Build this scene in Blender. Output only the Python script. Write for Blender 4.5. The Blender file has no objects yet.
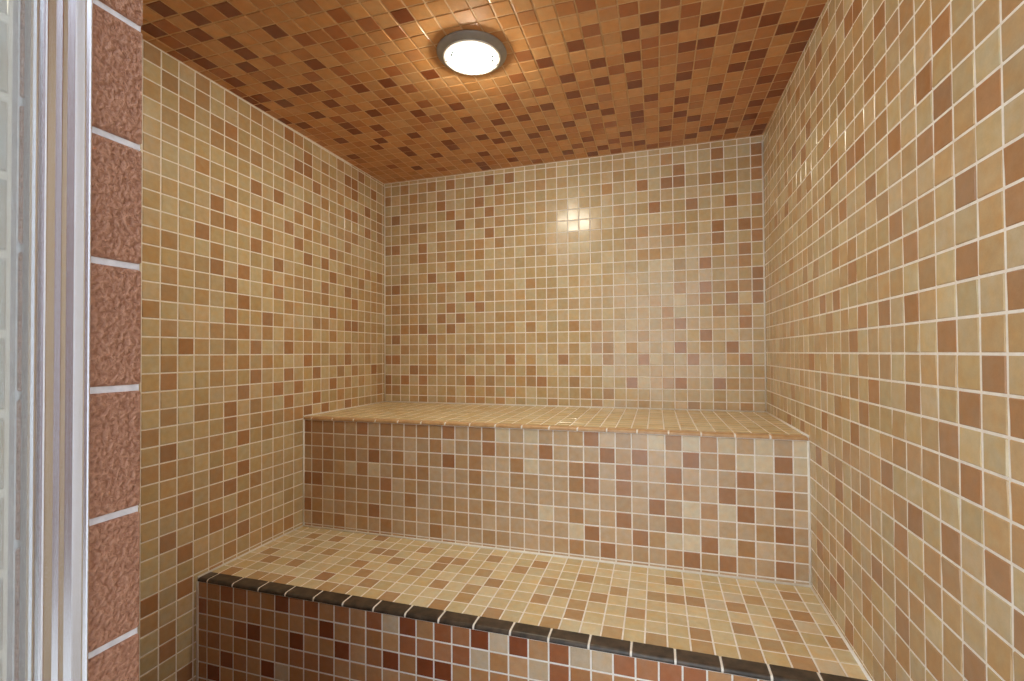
import bpy, bmesh, math, random
from mathutils import Vector, Matrix
random.seed(7)
T = 0.0508                      # one mosaic tile with its joint, metres
H = 0.0011                      # tile face stands this far proud of the grout
GAP = 0.0041                    # joint width
S = bpy.context.scene
COL = S.collection

# ---------------------------------------------------------------- room data
LAMP = Vector((0.832, -0.858, 1.085))
CAM = Vector((1.3373, -2.1150, 0.2467))
SK = 0.0119                     # right wall runs slightly out of square
WB = 1.7632                     # width at the back wall
D_UP, D_LOW, D_SEAT = 0.5791, 1.0228, 0.9835
Z_LOW, Z_FLOOR = -0.4277, -0.870
Z_TOP = 1.1216
Y_FRONT = -1.819                # inner face of the door wall
def ceil_z(x, y): return Z_TOP + 0.0095*y + 0.005*x
def right_x(y): return WB + SK*y

# tone of the tiles that stand out: column,row on each surface's own grid (L pale, m tan, M ochre, D brown)
TONES={
 'back':{'L':'','m':'-1,5 -1,8 -1,9 -1,20 0,7 0,9 1,7 1,8 1,9 1,15 1,18 2,-1 2,4 2,5 2,7 2,8 2,9 2,13 2,18 3,0 3,3 3,4 3,7 3,8 3,9 3,11 3,18 3,19 3,20 5,5 5,14 6,0 6,1 6,2 6,3 6,10 6,14 7,1 7,2 7,14 8,6 8,13 8,14 8,18 9,2 9,4 9,5 9,10 10,3 10,4 10,6 10,9 11,1 11,2 11,4 11,7 11,9 12,2 12,4 12,6 12,7 12,15 12,17 13,1 13,4 13,7 13,9 13,16 14,3 14,8 14,13 14,19 15,7 15,13 15,17 16,9 16,20 17,19 18,4 18,8 19,2 21,5 22,16 22,19 23,4 23,13 24,-1 24,5 24,12 25,8 25,12 26,6 27,11 28,8 29,4 29,18 29,21 30,-1 30,9 30,12 31,1 31,3 31,11 31,18 32,1 32,19 33,1','M':'-1,0 -1,10 -1,14 -1,19 0,0 0,8 1,4 1,6 1,11 1,20 2,6 2,15 2,16 2,19 3,-1 3,2 3,16 4,2 4,3 4,4 4,20 5,9 5,10 5,13 5,15 5,19 6,-1 6,4 6,12 7,3 8,-1 8,0 8,4 8,17 8,20 9,-1 9,13 9,14 9,16 9,19 10,0 10,1 10,11 11,-1 11,14 11,16 11,18 11,19 12,0 14,1 14,2 14,6 14,10 15,19 16,-1 18,1 18,6 19,0 20,-1 20,4 20,6 21,0 21,3 21,4 21,18 24,14 26,1 26,7 26,14 26,20 27,9 27,13 27,14 28,-1 29,8 30,7 31,9 32,-1 32,7 32,9 32,11 33,14','D':'-1,1 -1,3 0,3 0,5 0,10 0,14 0,17 1,1 2,2 3,1 3,6 3,13 3,14 4,5 4,11 5,7 5,18 6,6 6,8 6,17 6,20 7,7 7,11 7,16 8,1 8,9 9,8 9,18 10,15 10,17 10,20 12,3 12,20 15,1 17,3 23,1 24,3 24,18 25,16 26,18 27,1 27,4 27,6 27,18 27,19 28,3 28,16 29,5 29,9 29,11 30,1 30,13 30,14 30,18 30,20 31,4 31,8 31,16 32,3 32,6 32,12 32,14 33,8 33,9 33,10 33,13 33,16 33,18 33,19 33,20'},
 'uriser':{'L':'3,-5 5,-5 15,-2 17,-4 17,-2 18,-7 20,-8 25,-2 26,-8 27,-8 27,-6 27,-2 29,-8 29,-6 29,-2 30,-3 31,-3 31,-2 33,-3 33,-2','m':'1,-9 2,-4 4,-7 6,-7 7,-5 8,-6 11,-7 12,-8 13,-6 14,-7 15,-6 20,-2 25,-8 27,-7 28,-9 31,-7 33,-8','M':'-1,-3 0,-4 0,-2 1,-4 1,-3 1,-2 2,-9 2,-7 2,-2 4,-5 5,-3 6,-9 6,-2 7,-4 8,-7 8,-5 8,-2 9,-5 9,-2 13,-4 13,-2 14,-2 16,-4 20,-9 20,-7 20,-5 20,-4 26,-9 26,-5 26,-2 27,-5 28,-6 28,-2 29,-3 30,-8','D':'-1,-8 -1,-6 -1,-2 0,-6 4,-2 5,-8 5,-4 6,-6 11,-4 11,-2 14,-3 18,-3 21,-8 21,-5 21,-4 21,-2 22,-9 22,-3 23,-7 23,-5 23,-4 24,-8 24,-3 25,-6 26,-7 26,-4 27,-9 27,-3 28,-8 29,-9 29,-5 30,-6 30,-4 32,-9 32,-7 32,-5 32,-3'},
 'left':{'L':'','m':'0,-1 0,1 0,2 0,8 0,9 0,10 1,6 1,8 1,9 1,10 1,16 2,-1 2,3 2,4 2,7 2,9 3,1 3,4 3,6 4,-1 4,11 4,20 6,12 6,14 6,17 7,15 8,4 8,18 9,8 9,14 10,4 11,7 11,17 12,9 13,-9 13,-1 13,6 14,-9 14,-2 14,1 14,14 14,18 14,19 14,20 15,-9 15,-6 15,-1 16,17 16,19 17,2 17,5 18,-6 18,2 19,-9 19,-7 19,-6 19,-2 19,4 19,7 19,8 19,9 20,-6 20,-4 20,-3 20,9 21,-5 21,-4 21,17 22,-14 22,-5 22,9 22,10 22,18','M':'0,0 0,11 0,15 0,16 0,17 1,21 2,11 3,10 4,2 4,14 5,1 5,4 5,11 5,13 5,14 5,18 6,0 6,2 6,20 7,3 7,5 7,18 8,6 8,8 8,13 8,16 8,19 9,4 9,6 10,5 10,8 10,9 10,13 11,-1 11,9 11,14 11,20 12,-9 12,-1 12,5 12,7 12,17 14,-1 14,3 14,5 14,9 14,12 15,-5 15,0 15,17 15,20 16,-6 16,3 17,-9 17,-7 17,-3 17,4 17,14 17,17 17,20 18,-10 18,-5 18,-4 18,-2 18,3 18,5 18,10 18,12 18,17 18,18 19,0 19,15 19,19 19,20 20,18 21,-12 21,-3 21,0 21,3 21,5 21,7 21,8 21,10 21,19 22,-11 22,-3 22,-1 22,6 22,20','D':'1,2 1,19 2,15 2,17 3,20 4,6 4,8 4,16 4,18 4,19 5,-1 5,3 5,6 5,9 5,16 5,19 7,1 7,7 7,10 7,12 8,-1 8,9 8,11 9,0 9,2 9,17 10,-1 10,3 10,11 10,15 10,18 10,19 11,1 11,12 11,18 12,0 12,2 12,4 12,13 12,20 13,1 13,8 13,10 13,15 14,6 15,2 15,4 15,11 15,13 15,15 16,-8 16,-4 16,-2 16,1 16,5 16,7 16,9 17,-5 17,-1 17,0 17,6 17,8 17,12 17,18 18,-7 18,9 18,13 19,11 20,-15 20,-10 20,-8 20,-5 20,4 21,-13 21,-7 21,-2 21,2 22,-10'},
 'right':{'L':'','m':'1,6 1,7 2,14 3,-1 3,9 4,1 4,4 4,7 4,15 5,0 5,4 5,5 6,3 6,8 6,17 8,7 8,12 9,2 9,3 10,0 10,1 10,3 10,9 11,0 11,5 11,9 12,4 12,12 12,19 13,-9 13,-7 13,4 13,17 13,18 14,-6 14,-2 14,2 15,0 15,10 16,1 16,4 16,5 16,7 16,8 17,-2 17,-1 17,11 17,14 18,-1 18,9 18,13 18,16 18,17 19,-9 19,-7 19,-1 19,3 19,4 19,6 19,12 19,16 20,-5 20,-2 20,0 20,6 21,-4 21,1 21,4 21,6 22,-6 22,3 22,9 22,10 22,14 23,1 23,3 23,5 23,14 24,-5 24,-4 24,3 24,9 24,14 25,9 25,10 25,12 26,-4 26,-1 26,0 26,2 26,4 26,6 26,7 26,8 26,12 27,-4 27,1 27,4 27,10 27,11','M':'1,0 1,2 3,13 4,18 6,15 6,18 7,1 7,5 7,9 7,14 7,20 9,13 9,19 10,6 10,8 10,17 11,7 11,11 11,13 11,20 12,-9 12,-6 12,8 13,10 13,16 14,5 14,11 14,14 14,20 15,-2 15,1 15,3 15,8 15,13 15,17 15,18 16,-1 16,15 16,19 17,-3 17,2 17,8 17,16 18,-7 18,-6 18,-3 18,-2 18,3 19,7 19,14 19,15 20,-8 20,3 20,7 20,9 20,12 20,14 21,-7 21,-5 21,-2 21,0 21,13 21,15 22,-5 22,0 22,15 23,-6 23,-4 23,-3 23,0 23,6 23,8 24,-3 24,0 27,-1 27,0 27,12','D':'6,-1 6,13 8,16 9,-1 10,15 11,3 11,16 12,-7 12,-2 12,18 13,0 13,2 13,6 13,19 14,-8 15,-7 15,-3 15,6 15,12 16,-9 16,-5 16,10 17,0 17,4 17,7 17,12 17,18 18,1 18,5 18,12 18,18 19,-5 19,2 19,10 20,-1 20,5 20,16 21,-6 21,-3 21,8 21,11 22,-2 22,2 22,5 22,7 23,10 23,12 24,-2 24,1 24,4 24,10 24,11 24,13 25,-5 25,0 25,2 25,6 25,8 26,-2 26,3 26,10 27,-3 27,2 27,5 27,7 27,8'},
 'ceil':{'L':'','m':'-1,9 0,5 0,10 0,11 1,11 1,22 2,8 2,18 3,4 4,11 4,23 6,3 6,7 6,19 7,6 7,12 7,13 8,9 8,12 8,14 8,18 8,19 8,20 9,9 9,22 10,6 10,18 11,1 12,2 12,8 12,17 13,7 13,21 14,5 15,9 16,4 16,10 17,0 17,3 17,5 19,5 19,12 19,16 19,18 20,4 20,9 21,4 21,6 21,10 21,11 21,13 21,18 22,9 22,15 24,4 25,3 25,7 25,13 26,1 26,4 26,13 26,14 27,0 27,1 27,4 27,8 27,12 27,15 28,6 28,7 28,12 29,3 29,4 29,9 29,15 30,2 30,5 30,14 31,0 31,3 31,4 31,8 31,9 31,12 31,13 31,15 32,4 32,6 32,7 33,2 33,3 33,5 33,9','M':'-1,17 -1,21 0,19 0,22 1,23 2,3 3,12 4,19 5,9 5,13 5,15 5,17 6,1 7,16 7,17 7,20 9,2 9,10 9,19 9,20 10,10 10,12 10,14 10,16 10,21 11,20 12,19 15,0 16,11 17,9 17,13 18,11 18,15 19,2 20,7 21,5 22,0 22,2 22,5 22,16 22,18 23,1 23,12 24,7 24,11 24,17 25,0 25,12 25,14 26,0 26,6 26,9 26,17 27,11 27,16 28,11 30,0 31,7 31,10 32,2 32,9 33,7 33,8 33,10 33,12 33,14','D':'-1,13 -1,15 -1,16 0,6 0,12 0,16 0,18 0,20 0,21 0,23 1,9 1,15 2,13 2,17 2,19 2,22 2,24 3,7 3,10 3,11 3,16 3,20 3,21 3,23 4,2 4,8 4,14 4,16 5,5 5,6 5,10 5,23 6,12 6,18 6,21 7,4 7,8 7,15 8,13 9,5 9,6 9,11 9,15 10,0 10,1 10,8 11,3 12,6 12,9 12,11 12,15 13,1 13,5 13,20 14,3 14,6 14,8 15,10 16,2 16,5 16,8 17,6 18,1 18,4 18,9 19,6 19,14 20,0 20,3 20,10 20,12 21,1 21,8 21,15 22,7 22,11 22,13 23,3 24,1 24,5 24,6 24,10 24,13 24,15 25,8 25,16 26,3 26,15 27,5 27,7 27,10 27,13 28,1 28,4 28,13 28,15 29,2 29,8 29,14 30,3 30,6 30,10 30,12 30,15 31,1 31,11 31,14 32,3 32,5 32,8 32,13 33,0 33,1 33,6 33,11 33,13'},
 'lbench':{'L':'28,14 29,13 32,15 32,18','m':'0,15 1,12 2,14 2,18 3,18 4,14 7,18 8,18 11,15 15,14 15,16 15,17 19,14 20,15 20,18 21,16 23,14 23,18 25,14 25,18 27,18 29,18 30,13 30,17 31,16','M':'0,18 1,16 3,12 3,16 4,18 6,11 7,13 7,15 8,13 8,16 9,14 9,17 10,12 11,18 12,13 12,14 13,13 13,16 14,18 15,12 16,15 17,13 17,18 18,12 19,16 21,13 21,17 22,15 24,16 26,12 26,14 27,14 27,17 29,14 29,16 31,15 31,18 32,12 32,14 33,16','D':'6,17'},
 'lriser':{'L':'5,-5 12,-1 17,-2 18,-1 20,-2 22,-1 23,-1','m':'0,-4 2,-5 2,-1 5,-4 6,-4 6,-1 7,-4 8,-4 9,-1 11,-3 14,-2 15,-2 16,-1 25,-1','M':'-1,-2 1,-1 2,-3 7,-1 11,-1 13,-2 15,-1 16,-2 21,-2 21,-1 24,-1 26,-1 27,-1','D':'0,-6 1,-5 3,-3 4,-5 5,-1 6,-3 8,-2 9,-3 12,-3 13,-1 14,-3 15,-3 17,-1 19,-1'},
}

# ---------------------------------------------------------------- materials
def lin(r, g, b):
    f = lambda c: (c/255/12.92) if c/255 <= 0.04045 else ((c/255+0.055)/1.055)**2.4
    return (f(r), f(g), f(b), 1.0)

def new_mat(name):
    m = bpy.data.materials.new(name); m.use_nodes = True
    return m, m.node_tree.nodes, m.node_tree.links, m.node_tree.nodes['Principled BSDF']

def mosaic_material():
    m, N, Lk, B = new_mat('glazed_mosaic_tile')
    a = N.new('ShaderNodeAttribute'); a.attribute_name = 'tile_color'
    tc = N.new('ShaderNodeTexCoord')
    n1 = N.new('ShaderNodeTexNoise'); n1.inputs['Scale'].default_value = 55; n1.inputs['Detail'].default_value = 3
    n2 = N.new('ShaderNodeTexNoise'); n2.inputs['Scale'].default_value = 420; n2.inputs['Detail'].default_value = 2
    Lk.new(tc.outputs['Object'], n1.inputs['Vector']); Lk.new(tc.outputs['Object'], n2.inputs['Vector'])
    mx = N.new('ShaderNodeMath'); mx.operation = 'MULTIPLY_ADD'
    Lk.new(n1.outputs['Fac'], mx.inputs[0]); mx.inputs[1].default_value = 0.30; mx.inputs[2].default_value = 0.77
    my = N.new('ShaderNodeMath'); my.operation = 'MULTIPLY_ADD'
    Lk.new(n2.outputs['Fac'], my.inputs[0]); my.inputs[1].default_value = 0.16; Lk.new(mx.outputs[0], my.inputs[2])
    vm = N.new('ShaderNodeVectorMath'); vm.operation = 'SCALE'
    Lk.new(a.outputs['Color'], vm.inputs[0]); Lk.new(my.outputs[0], vm.inputs['Scale'])
    n3 = N.new('ShaderNodeTexNoise'); n3.inputs['Scale'].default_value = 38; n3.inputs['Detail'].default_value = 2
    Lk.new(tc.outputs['Object'], n3.inputs['Vector'])
    rp = N.new('ShaderNodeValToRGB')
    rp.color_ramp.elements[0].position = 0.35; rp.color_ramp.elements[0].color = (0.99, 1.0, 1.03, 1)
    rp.color_ramp.elements[1].position = 0.70; rp.color_ramp.elements[1].color = (1.03, 0.92, 0.80, 1)
    Lk.new(n3.outputs['Fac'], rp.inputs['Fac'])
    vx = N.new('ShaderNodeVectorMath'); vx.operation = 'MULTIPLY'
    Lk.new(vm.outputs['Vector'], vx.inputs[0]); Lk.new(rp.outputs['Color'], vx.inputs[1])
    Lk.new(vx.outputs['Vector'], B.inputs['Base Color'])
    B.inputs['Roughness'].default_value = TILE_ROUGH
    bp = N.new('ShaderNodeBump'); bp.inputs['Strength'].default_value = 0.05; bp.inputs['Distance'].default_value = 0.002
    Lk.new(n1.outputs['Fac'], bp.inputs['Height']); Lk.new(bp.outputs['Normal'], B.inputs['Normal'])
    return m

def noisy(name, c0, c1, scale, rough, bump=0.0, dist=0.002, detail=4):
    m, N, Lk, B = new_mat(name)
    tc = N.new('ShaderNodeTexCoord')
    n = N.new('ShaderNodeTexNoise'); n.inputs['Scale'].default_value = scale; n.inputs['Detail'].default_value = detail
    Lk.new(tc.outputs['Object'], n.inputs['Vector'])
    r = N.new('ShaderNodeValToRGB'); r.color_ramp.elements[0].color = c0; r.color_ramp.elements[1].color = c1
    r.color_ramp.elements[0].position = 0.36; r.color_ramp.elements[1].position = 0.64
    Lk.new(n.outputs['Fac'], r.inputs['Fac']); Lk.new(r.outputs['Color'], B.inputs['Base Color'])
    B.inputs['Roughness'].default_value = rough
    if bump:
        b = N.new('ShaderNodeBump'); b.inputs['Strength'].default_value = bump; b.inputs['Distance'].default_value = dist
        Lk.new(n.outputs['Fac'], b.inputs['Height']); Lk.new(b.outputs['Normal'], B.inputs['Normal'])
    return m

TILE_ROUGH = 0.24
M_TILE = mosaic_material()
M_GROUT = noisy('pale_grout', lin(244,236,224), lin(252,247,238), 90, 0.8, 0.2)
M_GROUT_TAN = noisy('tan_grout', lin(204,164,118), lin(216,178,132), 90, 0.8, 0.2)
M_CAULK = noisy('white_sealant', lin(244,240,230), lin(250,247,240), 60, 0.8)
M_DARK = noisy('dark_edge_tile', lin(54,46,38), lin(88,74,60), 45, 0.35, 0.1)
M_EDGE = noisy('tan_edge_tile', lin(190,148,102), lin(206,168,122), 45, 0.30, 0.05)
M_QUARRY = noisy('rough_quarry_tile', lin(150,103,80), lin(182,134,108), 240, 0.5, 0.9, 0.006, 3)
M_JOINT = noisy('white_wide_joint', lin(214,214,220), lin(232,232,238), 120, 0.7, 0.2)
M_JOINT_DARK = noisy('brown_joint', lin(96,76,62), lin(110,88,72), 90, 0.8)
M_CONCRETE = noisy('grey_floor', lin(120,104,86), lin(140,122,100), 30, 0.6)
M_STONE = noisy('pale_stone', lin(186,182,174), lin(200,196,188), 12, 0.5)
M_PLASTER = noisy('white_plaster', lin(224,222,216), lin(232,230,226), 40, 0.8)

def metal(name, c, rough):
    m, N, Lk, B = new_mat(name)
    tc = N.new('ShaderNodeTexCoord'); mp = N.new('ShaderNodeMapping'); mp.inputs['Scale'].default_value = (900, 900, 6)
    n = N.new('ShaderNodeTexNoise'); n.inputs['Scale'].default_value = 1.0
    Lk.new(tc.outputs['Object'], mp.inputs['Vector']); Lk.new(mp.outputs['Vector'], n.inputs['Vector'])
    r = N.new('ShaderNodeMath'); r.operation = 'MULTIPLY_ADD'; r.inputs[1].default_value = 0.12; r.inputs[2].default_value = rough
    Lk.new(n.outputs['Fac'], r.inputs[0]); Lk.new(r.outputs[0], B.inputs['Roughness'])
    B.inputs['Base Color'].default_value = c; B.inputs['Metallic'].default_value = 1.0
    return m
M_CHROME = metal('bright_aluminium', lin(222,224,234), 0.18)
M_SCREW = metal('steel_screw', lin(120,118,116), 0.3)
M_FLANGE = noisy('grey_enamel', lin(150,145,138), lin(160,155,148), 50, 0.35)
M_LENS_SHADE = noisy('black_lens_shade', lin(16,16,16), lin(19,19,19), 50, 0.9)  # near-black, for the shade drawn between ring and lens
M_LENS_SHADE.node_tree.nodes['Principled BSDF'].inputs['Specular IOR Level'].default_value = 0.0
M_RING = noisy('white_enamel', lin(232,228,220), lin(238,235,228), 50, 0.35)

def glass_mat():
    m, N, Lk, B = new_mat('hazy_door_glass')
    B.inputs['Base Color'].default_value = lin(196,197,196); B.inputs['Roughness'].default_value = 0.08
    tr = N.new('ShaderNodeBsdfTransparent'); tr.inputs['Color'].default_value = (0.93, 0.95, 0.95, 1)
    ms = N.new('ShaderNodeMixShader'); ms.inputs['Fac'].default_value = 0.22
    Lk.new(tr.outputs[0], ms.inputs[1]); Lk.new(B.outputs[0], ms.inputs[2])
    Lk.new(ms.outputs[0], N['Material Output'].inputs['Surface'])
    return m
M_GLASS = glass_mat()

def lens_mat():
    m, N, Lk, B = new_mat('lit_frosted_lens')
    B.inputs['Base Color'].default_value = lin(250,246,236)
    B.inputs['Emission Color'].default_value = LAMP_COLOR
    B.inputs['Emission Strength'].default_value = LAMP_STRENGTH
    return m
LAMP_COLOR = (1.0, 0.955, 0.78, 1.0)
LAMP_STRENGTH = 200.0
M_LENS = lens_mat()

# ---------------------------------------------------------------- helpers
def props(o, label=None, cat=None, group=None, kind=None):
    if label: o['label'] = label
    if cat: o['category'] = cat
    if group: o['group'] = group
    if kind: o['kind'] = kind
    return o

def link(name, me, mats, parent=None):
    for m in mats: me.materials.append(m)
    o = bpy.data.objects.new(name, me); COL.objects.link(o)
    if parent:
        o.parent = parent; o.matrix_parent_inverse = Matrix.Translation(-parent.location)
    return o

def empty(name, loc):
    o = bpy.data.objects.new(name, None); COL.objects.link(o); o.location = loc
    o.empty_display_size = 0.1
    return o

PAL = {'L': (220,207,178), 'm': (198,170,128), 'M': (191,157,116), 'D': (179,139,102)}
BASE = [(206,187,147), (200,180,139), (210,194,156), (203,182,144), (198,175,132), (207,186,150)]
def tile_rgb(t):
    if t: c = PAL[t]; j = random.uniform(-7, 7); w = random.uniform(-4, 4)
    else: c = random.choice(BASE); j = random.uniform(-5, 5); w = random.uniform(-3, 3)
    return lin(c[0]+j+w, c[1]+j, c[2]+j-w)

CEIL_PAL = {'L': (220,184,134), 'm': (184,126,78), 'M': (166,104,62), 'D': (132,72,40)}
CEIL_BASE = [(203,149,95), (197,143,89), (208,156,103), (194,138,86), (202,151,99)]
def ceil_rgb(t):
    c = CEIL_PAL[t] if t else random.choice(CEIL_BASE); j = random.uniform(-5, 5); w = random.uniform(-3, 3)
    return lin(c[0]+j+w, c[1]+j, c[2]+j-w)
PALE_BASE = [(224,209,168), (219,203,160), (228,214,176), (221,204,164), (216,197,152)]
def pale_rgb(t):
    c = PAL[t] if t else random.choice(PALE_BASE); j = random.uniform(-5, 5); w = random.uniform(-3, 3)
    return lin(c[0]+j+w, c[1]+j, c[2]+j-w)
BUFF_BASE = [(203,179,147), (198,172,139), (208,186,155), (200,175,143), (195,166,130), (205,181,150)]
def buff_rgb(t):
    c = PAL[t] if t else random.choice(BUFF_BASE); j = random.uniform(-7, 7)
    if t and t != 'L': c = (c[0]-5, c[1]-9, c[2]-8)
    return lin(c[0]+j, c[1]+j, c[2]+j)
TERRA_PAL = {'L': (214,192,162), 'm': (184,130,92), 'M': (172,112,76), 'D': (146,84,54)}
TERRA_BASE = [(198,152,108), (192,143,98), (202,158,116), (196,149,104), (188,138,94)]
def terra_rgb(t):
    c = TERRA_PAL[t] if t else random.choice(TERRA_BASE); j = random.uniform(-6, 6)
    return lin(c[0]+j, c[1]+j, c[2]+j)
def brown_rgb(t):
    c = random.choice([(84,54,40), (78,50,38), (92,60,44)])
    return lin(*c)

def mosaic(name, O, U, V, N, u0, u1, v0, v1, fu, fv, tones=None, pu=1.0, pv=1.0, thick=0.03, parent=None,
           clip=None, top=None, mix=None, lap=0.0, tile=T, gap=GAP, mats=None, palette=tile_rgb, extra=None, tilt=0.9, warp=None, bev=0.0013):
    """A slab of grout carrying bevelled mosaic tiles. Grid units are tiles; O is the grid origin on the tile face."""
    O, U, V, N = Vector(O), Vector(U).normalized(), Vector(V).normalized(), Vector(N).normalized()
    look = {}
    for t, s in (tones or {}).items():
        for q in s.split():
            a, b = q.split(','); look[(int(a), int(b))] = t
    verts, faces, fcol, fmat = [], [], [], []
    def P(u, v, h): 
        p = O + U*(u*tile) + V*(v*tile) + N*h
        return warp(p) if warp else p
    def quad(idx, col, mi): faces.append(idx); fcol.append(col); fmat.append(mi)
    # grout slab
    b = len(verts)
    for h in (-H, -thick):
        for (u, v) in ((u0-lap,v0-lap),(u1+lap,v0-lap),(u1+lap,v1+lap),(u0-lap,v1+lap)): verts.append(P(u, v, h))
    g = (0.6,0.55,0.45,1)
    for idx in ((0,1,2,3),(7,6,5,4),(0,4,5,1),(1,5,6,2),(2,6,7,3),(3,7,4,0)): quad([b+i for i in idx], g, 0)
    hu = gap/tile/2
    i0, i1 = math.floor((u0-fu)/pu), math.ceil((u1-fu)/pu)
    j0, j1 = math.floor((v0-fv)/pv), math.ceil((v1-fv)/pv)
    bv = bev/tile
    for i in range(i0, i1):
        for j in range(j0, j1):
            a0, a1 = max(fu+i*pu+hu, u0+hu*0.8), min(fu+(i+1)*pu-hu, u1-hu*0.8)
            c0, c1 = max(fv+j*pv+hu, v0+hu*0.8), min(fv+(j+1)*pv-hu, v1-hu*0.8)
            if a1-a0 < 0.1 or c1-c0 < 0.1: continue
            if top:
                c1 = min(c1, top((a0+a1)/2)-0.05)
                if c1-c0 < 0.1: continue
            if clip and not clip((a0+a1)/2, (c0+c1)/2): continue
            t = look.get((i, j))
            if not t and mix and random.random() < mix(i): t = 'm' if random.random() < 0.6 else 'M'
            col = palette(t)
            k = len(verts)
            for (u, v) in ((a0,c0),(a1,c0),(a1,c1),(a0,c1)): verts.append(P(u, v, -H))
            ctr = P((a0+a1)/2, (c0+c1)/2, 0)
            tu, tv = (math.radians(random.gauss(0, tilt)) for _ in range(2))
            for (u, v) in ((a0+bv,c0+bv),(a1-bv,c0+bv),(a1-bv,c1-bv),(a0+bv,c1-bv)):
                p = P(u, v, 0); d = p - ctr
                verts.append(p - N*max(-0.0013, min(0.0010, d.dot(U)*tu + d.dot(V)*tv)))
            quad([k+4,k+5,k+6,k+7], col, 1)
            for q in range(4): quad([k+q, k+(q+1)%4, k+4+(q+1)%4, k+4+q], col, 1)
    if U.cross(V).dot(N) < 0: faces = [f[::-1] for f in faces]
    me = bpy.data.meshes.new(name)
    me.from_pydata([tuple(v) for v in verts], [], faces)
    at = me.color_attributes.new('tile_color', 'FLOAT_COLOR', 'CORNER')
    for p in me.polygons:
        p.material_index = fmat[p.index]
        for li in p.loop_indices: at.data[li].color = fcol[p.index]
    me.update()
    return link(name, me, mats or [M_GROUT, M_TILE], parent)

def edge_run(name, x0, x1, joint0, pitch, y_back, y_front, z_top, drop, mat, parent, gap=0.005, x1f=None):
    """Bullnose edging: a grout bed with long rounded tiles, profile swept along x."""
    verts, faces, fm = [], [], []
    def prof(inset, r):
        yb, yf, zt, zb = y_back, y_front+inset, z_top-inset, z_top-drop
        pts = [(yb, zb), (yb, zt)]
        for k in range(7):
            a = math.pi/2*k/6
            pts.append((yf + r - r*math.sin(a), zt - r + r*math.cos(a)))
        pts.append((yf, zb))
        return pts
    def sweep(a, b, pts, mi, bevel=0.0):
        secs = [(a, 0.0), (b, 0.0)] if not bevel else [(a, bevel), (a+bevel, 0), (b-bevel, 0), (b, bevel)]
        base = len(verts); n = len(pts)
        for x, ins in secs:
            for (y, z) in pts: verts.append((x, min(y+ins, y_back), z-ins))
        for s in range(len(secs)-1):
            for q in range(n):
                faces.append([base+s*n+q, base+s*n+(q+1)%n, base+(s+1)*n+(q+1)%n, base+(s+1)*n+q]); fm.append(mi)
        faces.append([base+q for q in range(n)][::-1]); fm.append(mi)
        faces.append([base+(len(secs)-1)*n+q for q in range(n)]); fm.append(mi)
    sweep(x0, x1, prof(0.0018, 0.007), 0)
    k = 0; a = x0
    js = []
    j = joint0
    while j < x1-0.004: 
        if j > x0+0.01: js.append(j)
        j += pitch
    ends = [x0-gap/2+0.001] + js + [x1+gap/2-0.001]
    for a, b in zip(ends[:-1], ends[1:]): 
        if b-a > gap*1.5: sweep(a+gap/2, b-gap/2, prof(0.0, 0.008), 1, 0.0015)
    me = bpy.data.meshes.new(name); me.from_pydata(verts, [], faces)
    bm = bmesh.new(); bm.from_mesh(me); bmesh.ops.recalc_face_normals(bm, faces=bm.faces); bm.to_mesh(me); bm.free()
    for p in me.polygons: p.material_index = fm[p.index]
    return link(name, me, [M_GROUT, mat], parent)

def bead(name, pts, r, mat, parent=None, sides=8):
    """A round bead of sealant run along a polyline."""
    verts, faces = [], []
    pts = [Vector(p) for p in pts]
    for i, p in enumerate(pts):
        d = (pts[min(i+1, len(pts)-1)] - pts[max(i-1, 0)]).normalized()
        a = d.cross(Vector((0.31, 0.52, 0.79))).normalized(); b = d.cross(a)
        for k in range(sides):
            t = 2*math.pi*k/sides; verts.append(p + a*(r*math.cos(t)) + b*(r*math.sin(t)))
    for i in range(len(pts)-1):
        for k in range(sides):
            faces.append([i*sides+k, i*sides+(k+1)%sides, (i+1)*sides+(k+1)%sides, (i+1)*sides+k])
    faces.append(list(range(sides))[::-1]); faces.append([(len(pts)-1)*sides+k for k in range(sides)])
    me = bpy.data.meshes.new(name); me.from_pydata([tuple(v) for v in verts], [], faces)
    for p in me.polygons: p.use_smooth = True
    return link(name, me, [mat], parent)

def box(name, a, b, mat, parent=None):
    x0,y0,z0 = a; x1,y1,z1 = b
    v = [(x0,y0,z0),(x1,y0,z0),(x1,y1,z0),(x0,y1,z0),(x0,y0,z1),(x1,y0,z1),(x1,y1,z1),(x0,y1,z1)]
    f = [(3,2,1,0),(4,5,6,7),(0,1,5,4),(1,2,6,5),(2,3,7,6),(3,0,4,7)]
    me = bpy.data.meshes.new(name); me.from_pydata(v, [], f)
    return link(name, me, [mat], parent)

def lathe(name, prof, centre, mat, parent, seg=64, axis=Vector((0,0,1)), smooth=True):
    q = Vector((0,0,1)).rotation_difference(axis)
    verts, faces = [], []
    n = len(prof)
    for s in range(seg):
        t = 2*math.pi*s/seg
        for (r, z) in prof: verts.append(Vector(centre) + q @ Vector((r*math.cos(t), r*math.sin(t), z)))
    for s in range(seg):
        for k in range(n-1):
            faces.append([s*n+k, ((s+1)%seg)*n+k, ((s+1)%seg)*n+k+1, s*n+k+1])
    me = bpy.data.meshes.new(name); me.from_pydata([tuple(v) for v in verts], [], faces)
    bm = bmesh.new(); bm.from_mesh(me); bmesh.ops.remove_doubles(bm, verts=bm.verts, dist=1e-6)
    bmesh.ops.recalc_face_normals(bm, faces=bm.faces); bm.to_mesh(me); bm.free()
    for p in me.polygons: p.use_smooth = smooth
    return link(name, me, [mat], parent)

# ---------------------------------------------------------------- the room shell
X, Y, Z = Vector((1,0,0)), Vector((0,1,0)), Vector((0,0,1))
FLR = Z_FLOOR/T
YF = -Y_FRONT/T

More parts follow.
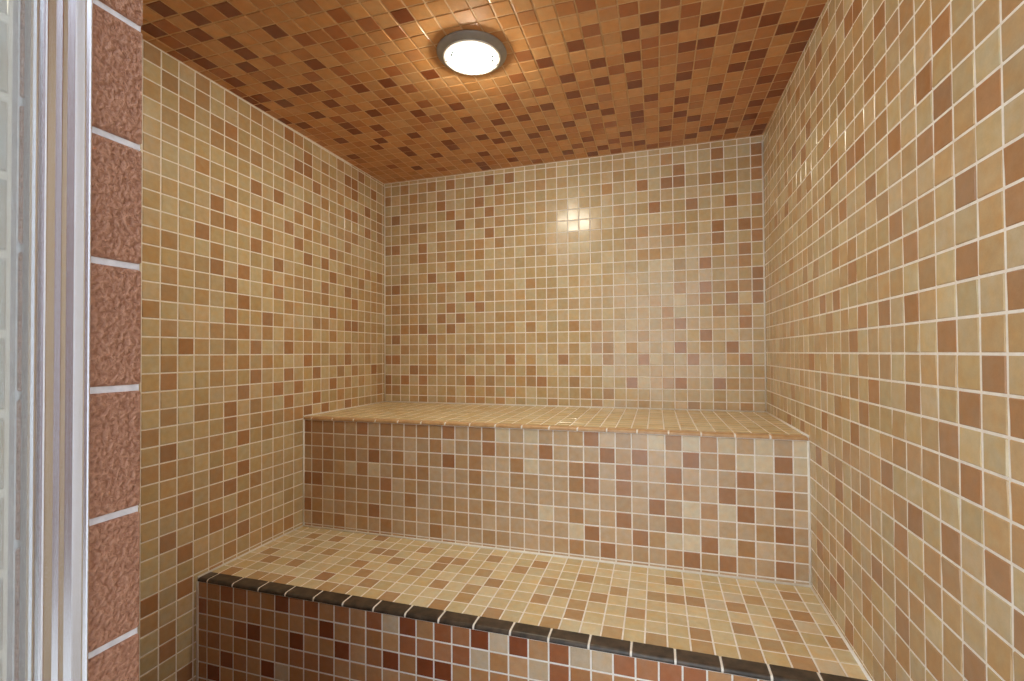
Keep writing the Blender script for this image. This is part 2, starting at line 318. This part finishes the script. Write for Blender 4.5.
wb = mosaic('wall_back', (0,0,0), X, Z, -Y, 0, WB/T, FLR, Z_TOP/T+0.3, .773, .726, TONES['back'], tilt=1.7, lap=0.4,
            top=lambda u: ceil_z(u*T, 0)/T, clip=lambda u, v: v > -0.3)
props(wb, 'cream and tan mosaic wall behind the upper bench, facing the doorway', 'wall', kind='structure')

wl = mosaic('wall_left', (0,0,0), -Y, Z, X, 0, YF, FLR, Z_TOP/T+0.3, .378, .84, TONES['left'], lap=0.4,
            top=lambda u: ceil_z(0, -u*T)/T)
props(wl, 'yellowish mosaic wall left of the benches, beside the rough-tiled door pier', 'wall', kind='structure')

DR = Vector((-SK, -1, 0)).normalized()          # along the right wall, towards the door
wr = mosaic('wall_right', (WB,0,0), DR, Z, Vector((-1, SK, 0)), 0, YF, FLR, Z_TOP/T+0.3, .49, .76, TONES['right'], lap=0.4,
            top=lambda u: ceil_z(WB, -u*T)/T)
props(wr, 'beige and brown mosaic wall running right past both benches', 'wall', kind='structure')

CU = Vector((1, 0, 0.005)); CV = Vector((0, -1, -0.0095))
ce = mosaic('ceiling', (0,0,Z_TOP), CU, CV, Vector((0.005, 0.0095, -1)), 0, WB/T, 0, YF, .64, .17, TONES['ceil'], tilt=0.5, lap=0.4, palette=ceil_rgb, mats=[M_GROUT_TAN, M_TILE])
props(ce, 'orange brown mosaic ceiling with the round lamp', 'ceiling', kind='structure')

fl = mosaic('floor', (0,0,Z_FLOOR), X, -Y, Z, 0, WB/T, D_LOW/T, YF, .68, .36, None, palette=brown_rgb, pu=2.05, pv=2.05, mats=[M_JOINT_DARK, M_TILE])
props(fl, 'dark brown tiled floor in front of the lower bench', 'floor', kind='structure')

# ---------------------------------------------------------------- the two bench tiers
C0 = 0.0015                      # clearance at the side walls
def bench(label, y_b, y_f, y_seat, z, z_low, col0, row0, tones_top, tones_riser, edge_mat, edge_label, riser_grid, drop, j0, riser_pal=buff_rgb):
    root = empty('tiled_bench', (WB/2, (y_b+y_f)/2, z_low))
    props(root, label, 'bench', group='tiled bench tiers')
    xr = right_x(y_f)-C0
    def skew(p):
        # the seat's right end follows the right wall
        e = right_x(p.y)-C0
        return Vector((min(p.x, e), p.y, p.z))
    seat = mosaic('seat', (0,0,z), X, -Y, Z, C0/T, (WB-C0)/T, -y_b/T, -y_seat/T, col0, row0, tones_top, thick=0.04, parent=root, warp=skew, tilt=0.4, palette=pale_rgb)
    fu, fv, pu, pv = riser_grid
    r = mosaic('riser', (0,y_f+0.0005,0), X, Z, -Y, C0/T, xr/T, z_low/T, (z-drop)/T, fu, fv, tones_riser, pu, pv, thick=0.035, parent=root, tilt=0.6, palette=riser_pal, mix=(lambda i: 0.75-0.05*i) if riser_pal is buff_rgb else None)  # browner tiles towards the left: tile variation plus light fall-off put into colour
    e = edge_run('edge_tiles', C0, xr, j0, 1.873*T, y_seat, y_f-0.002, z+0.0008, drop, edge_mat, root)
    e['label'] = edge_label
    zc = z-0.0405
    core = box('core', (C0, y_f+0.036, z_low), (right_x(y_f)-C0, y_b-0.001, zc), M_CONCRETE, root)
    bead('sealant', [(C0+.003, y_b-.003, z+.002), ((WB-C0-.003), y_b-.003, z+.002)], 0.0038, M_CAULK, root)
    bead('sealant', [(0.002, y_f, z+.001), (0.002, y_b, z+.001)], 0.0038, M_CAULK, root)
    bead('sealant', [(right_x(y_f)-.002, y_f, z+.001), (right_x(y_b)-.002, y_b, z+.001)], 0.0038, M_CAULK, root)
    bead('sealant', [(0.003, y_f-.001, z_low), (0.003, y_f-.001, z-drop)], 0.0034, M_CAULK, root)
    bead('sealant', [(right_x(y_f)-.003, y_f-.001, z_low), (right_x(y_f)-.003, y_f-.001, z-drop)], 0.0034, M_CAULK, root)
    return root
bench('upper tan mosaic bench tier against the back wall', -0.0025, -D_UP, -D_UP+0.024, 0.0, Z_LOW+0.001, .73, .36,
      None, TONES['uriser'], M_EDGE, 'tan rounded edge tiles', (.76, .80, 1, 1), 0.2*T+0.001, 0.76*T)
bench('lower tan mosaic bench tier edged with a row of dark tiles', -D_UP-0.0015, -D_LOW, -D_SEAT, Z_LOW, Z_FLOOR+0.001, .68, .36,
      TONES['lbench'], TONES['lriser'], M_DARK, 'dark charcoal brown rounded edge tiles', (.73, -8.62, .983, .945), 0.0100, 0.76*T, terra_rgb)

# ---------------------------------------------------------------- sealant in the room corners
for nm, pts in (('trim_1', [(.003,-.003,.01), (.003,-.003,ceil_z(0,0)-.022)]),
                ('trim_2', [(WB-.003,-.003,.01), (WB-.003,-.003,ceil_z(WB,0)-.022)])):
    o = bead(nm, pts, 0.0035, M_CAULK)
    props(o, 'pale sealant in the %s corner of the back wall' % ('left' if nm == 'trim_1' else 'right'), 'sealant', kind='structure')

# ---------------------------------------------------------------- door wall, frame and glass
XR = 0.909                       # face of the tiled door pier
Y_OUT = -1.9                     # outer face of the door wall
XD = 1.660                       # other side of the doorway
QP = 0.1043
def quarry_rgb(t):
    c = random.choice([(178,120,92), (170,112,84), (184,130,104), (174,120,98)])
    return lin(*c)
pier = mosaic('wall_front', (0, Y_FRONT-0.0005, 0), X, Z, Y, 0.0, XR/T-0.25, FLR, 21.6, .3, .84, None, pu=2.05, pv=2.05, palette=brown_rgb, mats=[M_JOINT_DARK, M_TILE], thick=-(Y_OUT-Y_FRONT))
props(pier, 'pier of the door wall, faced with rough red brown tiles beside the metal frame', 'wall', kind='structure')
# rough reveal tiles on the end of the pier
qz = 0.4273
def reveal():
    verts, faces, fm = [], [], []
    bm = bmesh.new()
    def add(a, b, mi, bevel):
        vs = [bm.verts.new(p) for p in ((a[0],a[1],a[2]),(b[0],a[1],a[2]),(b[0],b[1],a[2]),(a[0],b[1],a[2]),
                                        (a[0],a[1],b[2]),(b[0],a[1],b[2]),(b[0],b[1],b[2]),(a[0],b[1],b[2]))]
        fs = [bm.faces.new([vs[i] for i in f]) for f in ((3,2,1,0),(4,5,6,7),(0,1,5,4),(1,2,6,5),(2,3,7,6),(3,0,4,7))]
        for f in fs: f.material_index = mi
        if bevel:
            es = set(e for f in fs for e in f.edges)
            r = bmesh.ops.bevel(bm, geom=list(es), offset=bevel, segments=3, profile=0.5, affect='EDGES')
            for f in r['faces']: f.material_index = mi
    add((XR-0.0126, Y_OUT, Z_FLOOR), (XR-0.0026, Y_FRONT+0.0010, 1.09), 0, 0)
    z = qz - QP*12
    while z < 1.05:
        add((XR-0.010, Y_OUT+0.001, max(z+0.0027, Z_FLOOR+.001)), (XR, Y_FRONT+0.0018, z+QP-0.0027), 1, 0.0022)
        z += QP
    me = bpy.data.meshes.new('reveal_tiles'); bm.normal_update(); bm.to_mesh(me); bm.free()
    return link('reveal_tiles', me, [M_JOINT, M_QUARRY], pier)
rv = reveal(); rv['label'] = 'rough red brown square tiles with wide white joints'

# wall outside the doorway, seen through the glass
XO = 0.925
def grey_rgb(t):
    c = random.choice([(206,204,196), (200,199,193), (210,207,198)])
    return lin(*c)
wo = mosaic('wall_outside', (XO, Y_OUT-0.0115, 0), -Y, Z, X, 0, 5.5, FLR, 21.4, .35, 8.26-0.02, None, tile=T, thick=0.05, gap=0.0055,
            pu=1.033, pv=1.033, palette=grey_rgb)
props(wo, 'pale grey tiled wall behind the door glass', 'wall', kind='structure')
# rest of the door wall: beyond the doorway and over it
o = box('wall_front_right', (XD, Y_OUT, Z_FLOOR), (3.0, Y_FRONT-.001, 1.09), M_PLASTER)
props(o, 'plain wall on the far side of the doorway', 'wall', kind='structure')
o = box('wall_front_top', (XR+.001, Y_OUT, 0.98), (XD-.001, Y_FRONT-.001, 1.09), M_PLASTER)
props(o, 'plain strip of wall over the doorway', 'wall', kind='structure')

# added unseen passage: brown wall blocks daylight from the left ends of the benches
pw = mosaic('wall_blocker', (3.0, Y_OUT-0.62, 0), -Y, Z, -X, 0, 60, FLR, 44, .35, .26, None, pu=2.05, pv=2.05, palette=brown_rgb, mats=[M_JOINT_DARK, M_TILE], thick=0.05)
props(pw, 'added dark brown tiled wall, unseen, blocking daylight outside the doorway', 'wall', kind='structure')

pf = box('floor_added', (XO-.3, -5.2, Z_FLOOR-.05), (2.999, Y_OUT-.001, Z_FLOOR), M_STONE)  # added unseen floor, keeps bright sky out of the metal frame's reflections
props(pf, 'added pale stone floor, unseen, dimming reflections outside the doorway', 'floor', kind='structure')

door = empty('door_1', (XR+.01, -1.88, Z_FLOOR))
props(door, 'bright aluminium door frame and hazy glass at the left edge', 'door', kind='structure')
def extrude(name, prof, z0, z1, mat, parent):
    n = len(prof); v = [(x,y,z0) for x,y in prof] + [(x,y,z1) for x,y in prof]
    f = [[k, (k+1)%n, n+(k+1)%n, n+k] for k in range(n)] + [list(range(n))[::-1], [n+k for k in range(n)]]
    me = bpy.data.meshes.new(name); me.from_pydata(v, [], f)
    bm = bmesh.new(); bm.from_mesh(me); bmesh.ops.recalc_face_normals(bm, faces=bm.faces); bm.to_mesh(me); bm.free()
    return link(name, me, [mat], parent)
def arc(cx, cy, r, a0, a1, n=8):
    return [(cx + r*math.cos(math.radians(a0+(a1-a0)*k/n)), cy + r*math.sin(math.radians(a0+(a1-a0)*k/n))) for k in range(n+1)]
x0 = XR+0.0006
def FY(y): return -1.8578 + (y+1.8598)*1.075
# jamb: a rounded lip and three sloping flutes (y falls towards the camera)
J = [(0,-1.8598), (.0026,-1.8601), (.0034,-1.8604), (.0039,-1.8609), (.0039,-1.8615), (.0035,-1.8623), (.0024,-1.8636), (.0022,-1.8652),
     (.0040,-1.8654), (.0038,-1.8662), (.0028,-1.8704), (.0046,-1.8706), (.0044,-1.8714), (.0022,-1.8748), (.0019,-1.8782), (0,-1.8782)]
extrude('door_jamb', [(x0+a, FY(b)) for a, b in J], Z_FLOOR, 0.975, M_CHROME, door)
# stile of the door: sloping edge, flat face, rounded nose by the glass
Q = [(0,-1.8785), (.0048,-1.8786), (.0050,-1.8792), (.0034,-1.8820), (.0031,-1.8873), (.0060,-1.8875), (.0062,-1.8882), (.0060,-1.8891),
     (.0054,-1.8902), (.0044,-1.8914), (.0036,-1.8920), (.0044,-1.8923), (.0044,-1.8932), (.0038,-1.8945), (.0060,-1.8956), (.0060,-1.8970), (0,-1.8972)]
stile = [(x0+a, FY(b)) for a, b in Q]
extrude('door_stile', stile, Z_FLOOR+.004, 0.970, M_CHROME, door)
gp = box('glass_pane', (XO+.006, -2.18, Z_FLOOR+.01), (XO+.012, -1.9055, 0.965), M_GLASS, door)
gp['label'] = 'hazy glass pane'

# ---------------------------------------------------------------- ceiling lamp
zc = ceil_z(LAMP.x, LAMP.y)
AX = Vector((-0.005, -0.0095, 1)).normalized()
lamp = empty('ceiling_lamp', (LAMP.x, LAMP.y, zc))
props(lamp, 'round lit ceiling lamp with grey flange and white ring', 'lamp')
c = Vector((LAMP.x, LAMP.y, zc-0.0002))
fg = lathe('flange', [(0.0, 0), (0.0995, 0), (0.1012, -.002), (0.1008, -.0040), (0.0965, -.0080), (0.090, -.0118), (0.0845, -.0135), (0.080, -.0130), (0.0, -.0130)], c, M_FLANGE, lamp, 96, AX)
fg['label'] = 'grey flange'
rg = lathe('trim_ring', [(0.0, -.0132), (0.0815, -.0132), (0.0835, -.0146), (0.0832, -.0160), (0.081, -.0172), (0.072, -.0180), (0.0635, -.0178), (0.0625, -.0166), (0.0, -.0166)], c, M_RING, lamp, 96, AX)
rg['label'] = 'white ring'
lathe('shade_band', [(0.0570, -.0167), (0.0624, -.0167), (0.0624, -.0171), (0.0570, -.0171), (0.0570, -.0167)], c, M_LENS_SHADE, rg, 96, AX)  # added dark band standing in for the shade around the lens
dome = [(0.0572, -.0168)] + [(0.0572*math.cos(math.radians(a)), -.0175-.027*math.sin(math.radians(a))) for a in range(0, 91, 6)]
ln = lathe('lens', dome, c, M_LENS, lamp, 96, AX)
ln['label'] = 'glowing frosted lens'
for ang in (190, 37):
    a = math.radians(ang)
    lathe('screw', [(0, -.0170), (0.0024, -.0170), (0.0024, -.0196), (0.0016, -.0202), (0, -.0202)], c + Vector((0.0735*math.cos(a), 0.0735*math.sin(a), 0)), M_SCREW, rg, 16, AX)

# ---------------------------------------------------------------- daylight from outside the doorway
w = bpy.data.worlds.new('world'); S.world = w; w.use_nodes = True
bg = w.node_tree.nodes['Background']; bg.inputs['Color'].default_value = (0.84, 0.92, 1.0, 1); bg.inputs['Strength'].default_value = 3.3

# ---------------------------------------------------------------- camera
cam = bpy.data.cameras.new('camera'); co = bpy.data.objects.new('camera', cam); COL.objects.link(co)
yaw, pit, roll, fpx, sx, sy = -0.2887, 0.0140, -0.0057, 469.02, 5.16, 5.79
fwd = Vector((math.sin(yaw)*math.cos(pit), math.cos(yaw)*math.cos(pit), math.sin(pit)))
rt = Vector((math.cos(yaw), -math.sin(yaw), 0)); up = rt.cross(fwd)
r2 = rt*math.cos(roll) + up*math.sin(roll); u2 = -rt*math.sin(roll) + up*math.cos(roll)
co.matrix_world = Matrix(((r2.x, u2.x, -fwd.x, CAM.x), (r2.y, u2.y, -fwd.y, CAM.y), (r2.z, u2.z, -fwd.z, CAM.z), (0,0,0,1)))
cam.sensor_width = 36; cam.lens = fpx/1024*36; cam.clip_start = 0.01
cam.shift_x = -sx/1024; cam.shift_y = sy/1024
S.camera = co

S.view_settings.view_transform = 'Standard'; S.view_settings.look = 'None'
S.view_settings.gamma = 1.0; S.view_settings.use_curve_mapping = False
S.view_settings.exposure = 0.0
S.cycles.max_bounces = 10; S.cycles.diffuse_bounces = 8; S.cycles.use_denoising = True
